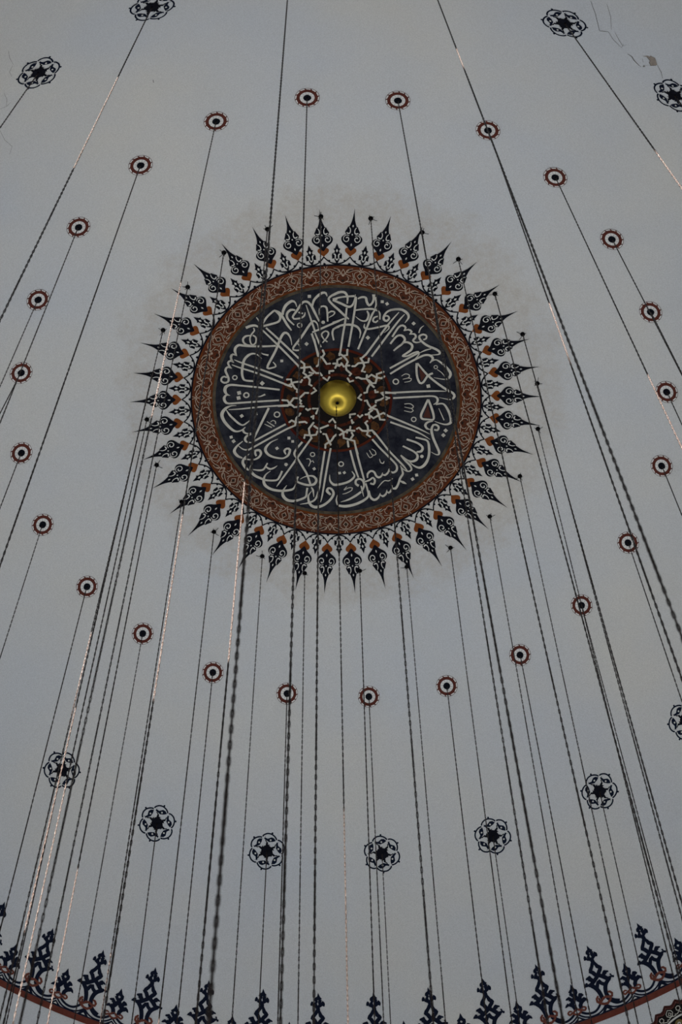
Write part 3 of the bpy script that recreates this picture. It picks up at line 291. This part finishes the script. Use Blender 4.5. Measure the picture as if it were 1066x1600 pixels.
# cracks and fallen plaster
for cset in D['cr']:
    wdt, q = cset[0]*.0009+.0005, cset[1:]; pts = [(q[i], q[i+1], wdt*(.6 if i in (0, len(q)-2) else 1)) for i in range(0, len(q), 2)]
    mb = MB(); mb.ribbon(pts, lambda x, y: surf(x, y, .003), smooth=False)
    me = mb.mesh('crack', MCRK); o = bpy.data.objects.new('crack', me); COL.objects.link(o); o.parent = dome
for nm, key, mt in (('plaster_chip', 'chip', MCHIP), ('chipped_edge', 'blob', MCRK)):
    q = D[key]; mb = MB(); mb.poly([(q[i], q[i+1]) for i in range(0, len(q), 2)], lambda x, y: surf(x, y, .004))
    o = bpy.data.objects.new(nm, mb.mesh(nm, mt)); COL.objects.link(o); o.parent = dome
q = D['chip']; mb = MB(); pts = [(q[i], q[i+1], .006) for i in range(0, len(q), 2)]
mb.ribbon([pts[-1]]+pts[-5:][::-1][1:], lambda x, y: surf(x, y, .005), smooth=False)
o = bpy.data.objects.new('chipped_edge', mb.mesh('chipped_edge', MCRK)); COL.objects.link(o); o.parent = dome

# ------------------------------------------------------------------ the sunburst medallion at the crown
MM = Matrix.Translation(surf(MX, MY))
medal = empty('ceiling_medallion', MM, 'large round painted sunburst with ivory Arabic lettering on midnight blue', 'medallion')
mb = MB(); mb.ring(0, 0, .0, 1.40, med(.004), n=96, rad=12); mb.build('inscription_field', MDISC, medal)
mb = MB(); mb.ring(0, 0, 1.425, 1.665, med(.006), n=180, rad=3); oring = mb.build('ornament_ring', MRING, medal)
mb = MB(); mb.ring(0, 0, 1.395, 1.43, med(.0065), n=180); mb.build('gilt_line', MTAN, medal)
mb = MB(); mb.ring(0, 0, 1.43, 1.452, med(.0075), n=180); mb.ring(0, 0, 1.643, 1.668, med(.0075), n=180); mb.build('orange_edge', MRIM, medal)
mb = MB(); mb.ring(0, 0, 1.664, 1.682, med(.008), n=180); mb.build('black_outline', MBLK, medal)
# lettering
mb = MB(); ch = med(.009); E = D['med']; U = .001
for q in E['S']:
    mb.ribbon([(q[i]*U, q[i+1]*U, q[i+2]*U) for i in range(0, len(q), 3)], ch, wmul=.86, step=.015)
for x, y, r, wv in E['O']: mb.ring(x*U, y*U, (r-wv/2)*U, (r+wv/2)*U, ch, n=18)
for x, y, r in E['F']: mb.disc(x*U, y*U, r*U, ch, n=14)
for x, y, r in E['D']:
    a0 = rnd.choice([0, PI/4, .2, .6]); mb.poly([(x*U+r*1.05*U*math.cos(a0+k*PI/2), y*U+r*1.05*U*math.sin(a0+k*PI/2)) for k in range(4)], ch)
mb.build('inscription', MLET, medal)
MWINE = mat('wine_paint', (0.075, 0.028, 0.022), .8)
for q in E['T']:
    mb = MB(); mb.poly([(q[i]*U, q[i+1]*U) for i in range(0, len(q), 2)], med(.0085)); mb.build('letter_infill', MWINE, medal)
# central rosette under the knotwork
mb = MB(); mb.ring(0, 0, 0, .645, med(.0055), n=64, rad=6); cen = mb.build('central_rosette', MKF, medal)
mb = MB(); mb.ring(0, 0, .618, .648, med(.0065), n=80); mb.build('rosette_rim', MDR, medal)
mb = MB(); mb.ring(0, 0, .30, .335, med(.006), n=60); 
for k in range(16):
    a = 2*PI*(k+.5)/16; r0 = .43; pb = MB(); pb.disc(r0*math.sin(a), r0*math.cos(a), .055, med(.0062), n=10, jit=.7); pb.build('red_petal', MCRM, medal)
mb.build('red_ring', MCRM, medal)
for k in range(22):
    a = 2*PI*k/22+.1; r0 = .535+.02*(k % 2); mb = MB(); mb.disc(r0*math.sin(a), r0*math.cos(a), .052, med(.0066), n=10, jit=.6); mb.build('ochre_petal', MOCH, medal)
mb = MB()
for q in E['K']:
    mb.ribbon([(q[i]*U, q[i+1]*U, .0235) for i in range(0, len(q), 2)], med(.0095), smooth=False)
    for i in range(0, len(q), 2): mb.disc(q[i]*U, q[i+1]*U, .0122, med(.0097), n=8)
mb.build('knotwork', MLET, medal)
# arabesque of the ring: 26 repeats of a mirrored motif, (u px along, v px across) traced from one repeat
AR = ['490,510 470,475 440,450 415,410 390,398 350,396 320,402 295,430', '300,505 240,470 200,462 150,430 125,405', '300,505 235,525 200,545',
      '100,497 150,530 200,545 245,575 262,620 285,668', '180,568 130,580 95,620 75,690', '185,572 188,615 130,690 108,750 98,800',
      '445,585 438,640 415,700 412,730 435,745 462,705 478,660', '115,815 180,735 240,722 300,738 370,785 420,815 515,828', '190,690 250,700 330,722 372,748 378,725 345,690',
      '20,862 90,845 110,815 145,830', '165,835 215,812 262,785 300,815 335,832', '430,820 470,760 480,700', '130,800 150,835']
AF = ['372,470 420,480 455,510 420,540 372,548 400,510', '200,700 260,705 340,735 360,760 300,745 230,722', '175,600 170,620 135,670 110,700 115,640', '430,650 425,700 440,725 458,690 462,640', '220,830 262,800 300,832 262,862', '300,440 340,420 370,430 330,450']
def arp(x, y, k, sgn):
    ph = math.radians(-100.17+13.846*k); ang = ph+sgn*math.radians((y-510)/650*13.846); r = 1.430+(540-x)/510*.228
    return r*math.sin(ang), r*math.cos(ang)
ml = MB(); mf = MB()
for k in range(26):
    for sgn in (1, -1):
        for t in AR:
            p = [arp(*map(float, q.split(',')), k, sgn) for q in t.split()]; ml.ribbon([(x, y, .0062) for x, y in p], med(.0095), step=.02)
        for t in AF:
            mf.poly([arp(*map(float, q.split(',')), k, sgn) for q in t.split()], med(.0085))
ml.build('arabesque', MARAB, medal); mf.build('arabesque_leaves', MARF, medal)
# flame shaped leaves (40) with rust hearts, small buds between
LEAF = [(910, 1), (850, 6), (780, 14), (720, 24), (680, 36), (645, 50), (618, 60), (612, 84), (590, 92), (560, 108), (525, 128), (505, 112), (488, 106), (474, 135), (450, 165), (425, 178), (390, 176), (355, 155), (325, 118), (298, 76), (270, 48), (245, 30), (222, 1)]
BUD = [(345, 1), (310, 14), (285, 25), (262, 34), (252, 60), (240, 52), (228, 40), (205, 38), (190, 42), (180, 74), (160, 86), (135, 84), (110, 82), (92, 86), (100, 62), (60, 34), (38, 22), (12, 6)]
KT = .000656
vine = MB(); tips = D['tips']
for i, (ang, tr_) in enumerate(tips):
    a = math.radians(ang); a_n = math.radians(tips[(i+1) % 40][0]); 
    while a_n-a > PI: a_n -= 2*PI
    while a_n-a < -PI: a_n += 2*PI
    ks = (tr_-1.682)/910
    def lc(off, a0=a, kk=ks):
        def f(t, sv): 
            r = 1.682+sv*kk; u, v = r*math.sin(a0)+t*KT*math.cos(a0), r*math.cos(a0)-t*KT*math.sin(a0); return surf(MX+u, MY+v, off)
        return f
    mb = MB(); ch = lc(.006)
    body = [q for q in LEAF if q[0] >= 600]; lobes = LEAF
    vs = []
    for sv, hw in LEAF: vs += [ch(-hw, sv), ch(-hw*.33, sv), ch(hw*.33, sv), ch(hw, sv)]
    mb.add(vs, [(4*j+k2, 4*j+k2+1, 4*j+k2+5, 4*j+k2+4) for j in range(len(LEAF)-1) for k2 in range(3)])
    lf = mb.build('leaf', MBLK, medal)
    mb = MB(); ch = lc(.009)
    for sv, hw, hh in ((630, 12, 22), (490, 13, 15), (325, 13, 26)): mb.poly([(0, sv+hh), (hw, sv), (0, sv-hh), (-hw, sv)], ch)
    for sg in (1, -1):
        sp = []
        for k in range(15):
            t = k/14; aa = 2.2-t*7.6; rad = 66*(1-t)**.55*.8+10; sp.append((sg*(88+rad*math.cos(aa)), 418+rad*math.sin(aa), (9+9*t)*KT/KT))
        mb.ribbon([(x, y, wv) for x, y, wv in sp], ch, step=12, smooth=True)
        mb.ribbon([(sg*62, 606, 8), (sg*42, 580, 13), (sg*36, 540, 15), (sg*48, 508, 18), (sg*80, 508, 22), (sg*100, 522, 6)], ch, step=12)
    w_ = mb.build('leaf_scrolls', MWHT, None); w_.parent = lf; w_.matrix_basis = Matrix.Identity(4)
    mb = MB(); ch = lc(.0075)
    hp = []
    for k in range(24):
        t = 2*PI*k/24; hx = 16*math.sin(t)**3; hy = 13*math.cos(t)-5*math.cos(2*t)-2*math.cos(3*t)-math.cos(4*t); hp.append((hx*6.2, 212+hy*5.3))
    mb.poly(hp, lc(.005)); h_ = mb.build('heart', MHEART, None); h_.parent = lf; h_.matrix_basis = Matrix.Identity(4)
    # bud half way to the next leaf
    am = (a+a_n)/2; mb = MB(); ch = lc(.006, am, (2.36-1.682)/910)
    vs = []
    for sv, hw in BUD: vs += [ch(-hw, sv), ch(0, sv), ch(hw, sv)]
    mb.add(vs, [(3*j+k2, 3*j+k2+1, 3*j+k2+4, 3*j+k2+3) for j in range(len(BUD)-1) for k2 in range(2)])
    bd = mb.build('bud', MBLK, medal)
    mb = MB(); ch = lc(.009, am, (2.36-1.682)/910)
    mb.poly([(0, 255), (19, 225), (0, 196), (-19, 225)], ch); mb.poly([(0, 95), (12, 80), (0, 62), (-12, 80)], ch)
    for sg in (1, -1): mb.ribbon([(sg*60, 172, 10), (sg*38, 168, 22), (sg*26, 140, 22), (sg*30, 110, 16), (sg*16, 92, 10), (sg*14, 70, 6)], ch, step=12); mb.ribbon([(sg*62, 70, 30), (sg*44, 96, 14)], ch)
    w_ = mb.build('bud_scrolls', MWHT, None); w_.parent = bd; w_.matrix_basis = Matrix.Identity(4)
    # vine from heart to heart
    p = []
    for k in range(13):
        t = k/12; aa = a+(a_n-a)*t; sv = 8+118*(abs(2*t-1)**2.3); r = 1.682+sv*ks; p.append((r*math.sin(aa), r*math.cos(aa), .0135+.004*(1-abs(2*t-1))))
    vine.ribbon(p, med(.0055), step=.05)
    for t in (.2, .8):
        aa = a+(a_n-a)*t; sv = 8+118*(abs(2*t-1)**2.3)+16; r = 1.682+sv*ks; vine.disc(r*math.sin(aa), r*math.cos(aa), .013, med(.0055), n=6)
    r = 1.688; vine.disc(r*math.sin(a), r*math.cos(a), .016, med(.0055), n=6)
vine.build('vine', MBLK, medal)

# brass bowl
bowl = empty('ceiling_bowl', Matrix.Translation((-.036, .008, 19.965)), 'polished brass ceiling bowl at the very centre of the lettered medallion', 'ceiling fitting')
R0 = .214; prf = [(R0+.006, .02), (R0+.007, .008), (R0+.001, 0)]
for k in range(1, 25):
    a = PI/2*k/25; r = R0*math.cos(a); z = -R0*math.sin(a)*.95
    if r < .15: z += 3.2*(.15-r)**2
    prf.append((r, z))
prf.append((.012, prf[-1][1]+.006))
mb = MB(); mb.lathe(prf, n=72); o = ob('bowl', mb.mesh('bowl', MBRASS, True), bowl, Matrix.Identity(4))
zb = prf[-1][1]
mb = MB(); mb.lathe([(.001, zb+.02), (.016, zb+.01), (.02, zb-.004), (.012, zb-.014), (.004, zb-.016)], n=16)
mb.tube([(.014*math.cos(t), 0, zb-.03+.014*math.sin(t)) for t in [2*PI*k/10 for k in range(10)]], .004, 5, closed=True)
ob('eye_hook', mb.mesh('eye_hook', MHOOK, True), bowl, Matrix.Identity(4))

# ------------------------------------------------------------------ small round rosettes (24)
def rosette_meshes(R=.1285):
    fl = lambda z: (lambda x, y: (x, y, z))
    a = MB(); a.ring(0, 0, .30*R, .99*R, fl(.004), n=36); g = a.mesh('pale_ground', mat('fresh_white', (0.72, 0.72, 0.71)))
    a = MB(); a.ring(0, 0, .60*R, .87*R, fl(.0055), n=36)
    for k in range(12):
        t = 2*PI*k/12; P = lambda rr, dt: (rr*R*math.cos(t+dt), rr*R*math.sin(t+dt))
        a.poly([P(.84, -.14), P(.84, .10), P(.92, .12), P(1.0, .17), P(.985, .06), P(.9, -.02)], fl(.0055))
    tr = a.mesh('toothed_ring', MRED)
    a = MB(); a.ring(0, 0, .98*R, 1.015*R, fl(.006), n=48)
    ol = a.mesh('outline_circle', mat('dark_outline', (.06, .035, .035)))
    a = MB()
    for k in range(12):
        t = 2*PI*k/12+.13; a.ribbon([(.3*R*math.cos(t), .3*R*math.sin(t), .0026), (.62*R*math.cos(t), .62*R*math.sin(t), .0026)], fl(.006), smooth=False)
    sp = a.mesh('spokes', mat('grey_line', (.22, .22, .23)))
    a = MB(); a.disc(0, 0, .33*R, fl(.007), n=22, jit=.1); hb = a.mesh('hub', MBLK)
    return [('pale_ground', g), ('toothed_ring', tr), ('outline_circle', ol), ('spokes', sp), ('hub', hb)]
RM = rosette_meshes()
# order clockwise from the topmost rosette (index 2 in the list)
def ros_label(k): return ('topmost round rust red rosette, just above and left of the sunburst' if k == 0
                          else 'round rust red rosette with black hub, %s clockwise from the topmost rosette' % ORD[k-1])
for k in range(24):
    P = D['ros'][(2+k) % 24]; M = fmat(P)
    t = empty('round_rosette', M, ros_label(k), 'rosette', 'small round rosettes in a circle around the sunburst')
    for nm, me in RM: ob(nm, me, t, Matrix.Identity(4))

# ------------------------------------------------------------------ hexafoil rosettes
def hex_meshes():
    H = D['hx']; pr_ = lambda k: [(H[k][i]*U, H[k][i+1]*U) for i in range(0, len(H[k]), 2)]
    fl = lambda z: (lambda x, y: (x, y, z))
    lines = MB(); leaves = MB(); dots = MB(); star = MB()
    for k in range(6):
        a = k*PI/3; R = lambda p: (p[0]*math.cos(a)-p[1]*math.sin(a), p[0]*math.sin(a)+p[1]*math.cos(a))
        lines.ribbon([(*R(p), .0175) for p in pr_('arc')], fl(.006), step=.01)
        tp = R(pr_('tip')[0]); lines.disc(tp[0], tp[1], .0115, fl(.006), n=10)
        t0 = R((20.5*U, 206*U)); lines.ribbon([(*tp, .008), (*t0, .012)], fl(.006), smooth=False)
        star.poly([R(p) for p in pr_('spike')], fl(.006))
    lp = pr_('leaf'); cx_ = sum(p[0] for p in lp)/len(lp); cy_ = sum(p[1] for p in lp)/len(lp)
    leaves.poly([(cx_+(p[0]-cx_)*1.2, cy_+(p[1]-cy_)*1.3) for p in lp], fl(.0055))
    dt = pr_('dot')[0]; dots.disc(dt[0], dt[1], .0105, fl(.008), n=10)
    star.disc(0, 0, .07, fl(.0065), n=26, jit=.16)
    return [('loop_outline', lines.mesh('loop_outline', MNAVY)), ('star', star.mesh('star', MBLK))], leaves.mesh('petal', MNAVY), dots.mesh('petal_eye', MWHT)
HM, HPET, HEYE = hex_meshes()
HL = ['black six-lobed rosette near the upper left edge of the ceiling view', 'black six-lobed rosette cut by the top edge, upper left', 'black six-lobed rosette near the top right, left of the plaster cracks',
      'black six-lobed rosette at the right edge just below the plaster chip', 'black six-lobed rosette cut by the right edge in the lower half', 'black six-lobed rosette at lower right, above the lace border, second from right edge',
      'black six-lobed rosette, third from right in the lower row', 'black six-lobed rosette just right of the central chain in the lower row', 'black six-lobed rosette left of the central chain in the lower row',
      'black six-lobed rosette, second from left in the lower row', 'black six-lobed rosette, leftmost of the lower row, crossed by several chains']
for i, P in enumerate(D['hex']+D['hexup']):
    M = fmat(P) @ Matrix.Rotation((rnd.random()-.5)*.3, 4, 'Z')
    lab = HL[i] if i < len(HL) else ('black six-lobed rosette above the top edge, over the left near chain', 'black six-lobed rosette above the top edge, over the right near chain')[i-len(HL)]
    t = empty('hexafoil_rosette', M, lab, 'rosette', 'six-lobed rosettes in the outer circle')
    for nm, me in HM: ob(nm, me, t, Matrix.Identity(4))
    for k in range(6):
        p_ = ob('petal', HPET, t, Matrix.Rotation(k*PI/3, 4, 'Z')); ob('petal_eye', HEYE, p_, Matrix.Identity(4))

# ------------------------------------------------------------------ lace border above the red band
border = empty('lace_border', Matrix.Translation(surf(0, 6.436)), 'painted border of black crowns tied with red knots, rising from the red band', 'border')
CR = D['crown']; SP = math.radians(5.965)
def crown_mesh(key, th0, mirror=1, off=.006):
    m = MB(); ch = bord(th0, off)
    for e in CR[key]:
        q = e[1:]
        if e[0] == 'R': m.ribbon([(q[i]*U*mirror, q[i+1]*U, q[i+2]*U*(1.42 if key != 'RED' else 1.35)) for i in range(0, len(q), 3)], ch, step=.02)
        else: m.poly([(q[i]*U*mirror, q[i+1]*U) for i in range(0, len(q), 2)], ch)
    return m
def thb(k): return math.radians(-26.87)+k*SP
scroll = MB(); base = MB()
for k in range(-4, 14):
    th = thb(k)
    if th < math.radians(0): mi_ = 1
    else: mi_ = -1
    me = crown_mesh('BIG', th, 1); cb = me.build('crown', MNAVY, border)
    rk = crown_mesh('RED', th, 1, .008).build('knot', MKNOT, None); rk.parent = cb; rk.matrix_basis = Matrix.Identity(4)
    ts = th-SP/2; sb = crown_mesh('SMALL', ts, 1).build('small_crown', MNAVY, border)
    km = MB(); chs = bord(ts, .008)
    for sg in (-1, 1):
        km.ribbon([(sg*.012, .15, .021), (sg*.05, .135, .022), (sg*.085, .12, .022), (sg*.10, .145, .02), (sg*.075, .162, .018), (sg*.055, .15, .014)], chs, step=.01)
    km.ribbon([(-.05, .135, .022), (-.02, .105, .022), (.02, .105, .022), (.05, .135, .022)], chs, step=.01); km.ribbon([(-.03, .15, .014), (0, .165, .014), (.03, .15, .014)], chs, step=.01)
    rk = km.build('knot', MKNOT, None); rk.parent = sb; rk.matrix_basis = Matrix.Identity(4)
    for (ta, ha, tb, hb_) in ((ts, .105, th, .15), (th, .15, ts+SP, .105)):
        p = []; p2 = []; ch0 = bord(0, .006)
        for j in range(17):
            t = j/16; tt = (ta*(1-t)+tb*t)*6.04; cv = abs(2*t-1)
            sh = .03*(1 if t < .5 else -1)*cv
            h = .062+((ha if t < .5 else hb_)-.045)*cv**2.2; p.append((tt+sh, h, .026))
            p2.append((tt-sh*.3, .024+.085*cv**2.4, .018))
        scroll.ribbon(p, ch0, step=1); scroll.ribbon(p2, ch0, step=1)
    for tc_, hh in ((ts, .072), (th, .10)):
        base.poly([(-.13, .012), (-.06, .024), (-.02, hh*.75), (0, hh), (.02, hh*.75), (.06, .024), (.13, .012)], bord(tc_, .0055))
        base.poly([(-.022, .028), (0, .05), (.022, .028)], bord(tc_, .009), 1)
for (h0, h1, mi) in ((.010, .020, 0),):
    vs = []; n0 = 160; a0 = thb(-4.5); a1 = thb(13.5)
    for i in range(n0+1):
        a = a0+(a1-a0)*i/n0; ch = bord(a, .006); vs += [ch(0, h0), ch(0, h1)]
    base.add(vs, [(2*i, 2*i+1, 2*i+3, 2*i+2) for i in range(n0)], mi)
scroll.build('scrollwork', MNAVY, border); base.build('spandrels', [MNAVY, MWHT], border)

# ------------------------------------------------------------------ scalloped roundel below the band, bottom right corner
th_r = math.radians(33.38); hr = L0-arc(6.779)
roundel = empty('scalloped_roundel', Matrix.Translation(surf(6.779*math.sin(th_r), 6.779*math.cos(th_r))), 'scalloped maroon and black roundel with white interlace in the lower right corner', 'roundel')
def rch(off):
    def f(x, y): th = th_r+x/6.779; q = inv_arc(L0-hr-y); return surf(q*math.sin(th), q*math.cos(th), off)
    return f
def scal(R1, R0_, n=28, k=5):
    ps = []
    for i in range(n*k):
        t = i/k; fr = abs((t % 1)-.5)*2; r = R0_+(R1-R0_)*fr**1.0; a = 2*PI*t/n; ps.append((r*math.cos(a), r*math.sin(a)))
    return ps
def scring(a, b, off, m):
    A = scal(*a); B = scal(*b); ch = rch(off); n = len(A); m.add([ch(*p) for p in A]+[ch(*p) for p in B], [(i, (i+1) % n, n+(i+1) % n, n+i) for i in range(n)])
m = MB(); m.ring(0, 0, 0, .54, rch(.004), n=60, rad=6); scring((.60, .56), (.53, .53), .004, m); m.build('black_field', MKF, roundel)
m = MB(); scring((.632, .588), (.60, .556), .006, m); m.build('maroon_rim', mat('wine_rim_paint', (.05, .018, .016)), roundel)
m = MB(); scring((.598, .555), (.586, .543), .0055, m); m.build('maroon_line', mat('dull_red_line', (.12, .04, .035)), roundel)
m = MB()
for i in range(28):
    a = 2*PI*i/28; big = i % 2 == 0; ch = rch(.007); R = lambda x, y: (y*math.cos(a)-x*math.sin(a), y*math.sin(a)+x*math.cos(a))
    wv, y0, y1 = (.04, .478, .566) if big else (.024, .50, .55)
    loop = [(-wv*.3, y0), (-wv, (y0+y1)/2-.012), (-wv*.9, (y0+y1)/2+.016), (0, y1), (wv*.9, (y0+y1)/2+.016), (wv, (y0+y1)/2-.012), (wv*.3, y0)]
    m.ribbon([(*R(*p), .0085) for p in loop+[loop[0]]], ch, smooth=False)
    m.ribbon([(*R(*p), .008) for p in ((-.055, .462), (-.02, .47), (.0, .49), (.03, .47), (.06, .478))], ch, step=.01)
    if big: m.ribbon([(*R(*p), .008) for p in ((-.02, .51), (0, .535), (.02, .51), (0, .50), (-.02, .51))], ch, smooth=False)
m.build('interlace', mat('cream_line', (.55, .53, .48)), roundel)
m = MB(); m.ring(0, 0, .432, .452, rch(.007), n=90); m.build('white_ring', MWHT, roundel)
for ring_i, (rc, rb, nb) in enumerate(((.365, .05, 22), (.25, .05, 15))):
    for i in range(nb):
        a = 2*PI*i/nb; m = MB(); x, y = rc*math.cos(a), rc*math.sin(a); m.ring(x, y, .018, rb, rch(.0055), n=14); m.ring(x, y, .0, .009, rch(.0075), n=8)
        m.build('boss', MGOLD, roundel)
        m = MB(); m.ring(x, y, .009, .02, rch(.007), n=10); q = m.build('boss_eye', MWHT, None); q.parent = roundel; q.matrix_basis = parent_world[roundel.name].inverted()

# ------------------------------------------------------------------ iron chains
PITCH = .046; LEN = 16.0; NL = int(LEN/PITCH)
cm = MB()
for i in range(NL):
    z0 = -i*PITCH; tw = (i % 2)*PI/2+i*.05+.3*math.sin(i*.21); hl, hw, wr = PITCH*.62, .0039, .0034
    pts = []
    for k in range(8):
        a = 2*PI*k/8; ca, sa = math.cos(a), math.sin(a)
        zz = hl*(abs(sa)**.55)*(1 if sa > 0 else -1) if abs(sa) > 1e-6 else 0; xx = hw*(abs(ca)**.6)*(1 if ca > 0 else -1) if abs(ca) > 1e-6 else 0
        pts.append((xx*math.cos(tw), xx*math.sin(tw), z0-PITCH/2+zz))
    cm.tube(pts, wr, 4, closed=True)
CH = cm.mesh('chain_links', MCHN, True)
hm = MB(); hm.lathe([(.001, .004), (.026, .002), (.028, -.006), (.014, -.012), (.001, -.013)], n=12)
hm.tube([(.014*math.cos(t), 0, -.024+.014*math.sin(t)) for t in [2*PI*k/10 for k in range(10)]], .004, 5, closed=True)
for k in range(4):
    a = 2.4*k+.5; l = .045+.03*(k % 2); hm.tube([(0, 0, -.008), (l*.5*math.cos(a), l*.5*math.sin(a), -.02), (l*math.cos(a), l*math.sin(a), -.004)], .0028, 4)
HK = hm.mesh('ceiling_hook', MHOOK, True)
hs = MB(); hs.lathe([(.001, .004), (.010, .002), (.010, -.008), (.001, -.010)], n=10)
hs.tube([(.009*math.cos(t), 0, -.018+.009*math.sin(t)) for t in [2*PI*k/10 for k in range(10)]], .003, 5, closed=True)
HS = hs.mesh('ceiling_hook', MHOOK, True)
def chain(rec, label, group, hook, top_drop=.03):
    T, B = Vector(rec[:3]), Vector(rec[3:]); dv = (B-T); Lc = dv.length
    zax = -dv.normalized(); xa = Vector((1, 0, 0)); ya = zax.cross(xa).normalized(); xa = ya.cross(zax)
    R = Matrix((xa, ya, zax)).transposed().to_4x4(); Rz = Matrix.Rotation(rnd.random()*PI, 4, 'Z')
    Mx = Matrix.Translation(T+dv.normalized()*top_drop) @ R @ Rz @ Matrix.Diagonal((1, 1, (Lc-top_drop)/LEN, 1))
    o = bpy.data.objects.new('chain', CH); COL.objects.link(o); o.matrix_basis = Mx; tag(o, label, 'chain', group)
    if hook:
        h = bpy.data.objects.new('ceiling_hook', hook); COL.objects.link(h); h.parent = o
        h.matrix_basis = Mx.inverted() @ Matrix.Translation(T) @ Matrix.Rotation(rnd.random()*6, 4, 'Z')
    return o
for k in range(24):
    chain(D['c_ros'][(2+k) % 24], ('thin iron chain hanging from the topmost round rosette' if k == 0 else 'thin iron chain hanging from the %s round rosette clockwise of the topmost' % ORD[k-1]), 'chains from the round rosettes', HS)
for k in range(24):
    chain(D['c_hk'][k], ('iron chain from the hook at the tip of the topmost sunburst leaf' if k == 0 else 'iron chain from the %s hook clockwise of the hook topping the sunburst' % ORD[k-1]), 'chains from the hooks around the sunburst', HK)
for i, rec in enumerate(D['c_hex']):
    chain(rec, 'iron chain from the '+HL[i].replace('black ', '').split(',')[0]+('' if ',' not in HL[i] else ', '+HL[i].split(', ', 1)[1].split(',')[0]), 'chains from the six-lobed rosettes', HS)
chain(D['c_up'][0], 'nearest and thickest looking blurred chain, running left of the brass bowl to the bottom edge', 'chains from the six-lobed rosettes', HS)
chain(D['c_up'][1], 'thick near chain crossing from the top edge down to the right edge', 'chains from the six-lobed rosettes', HS)
chain(D['c_mid'], 'chain hanging from the brass bowl down the middle to the bottom edge', 'chains from the brass bowl', None, .0)
print('objects', len(bpy.data.objects))
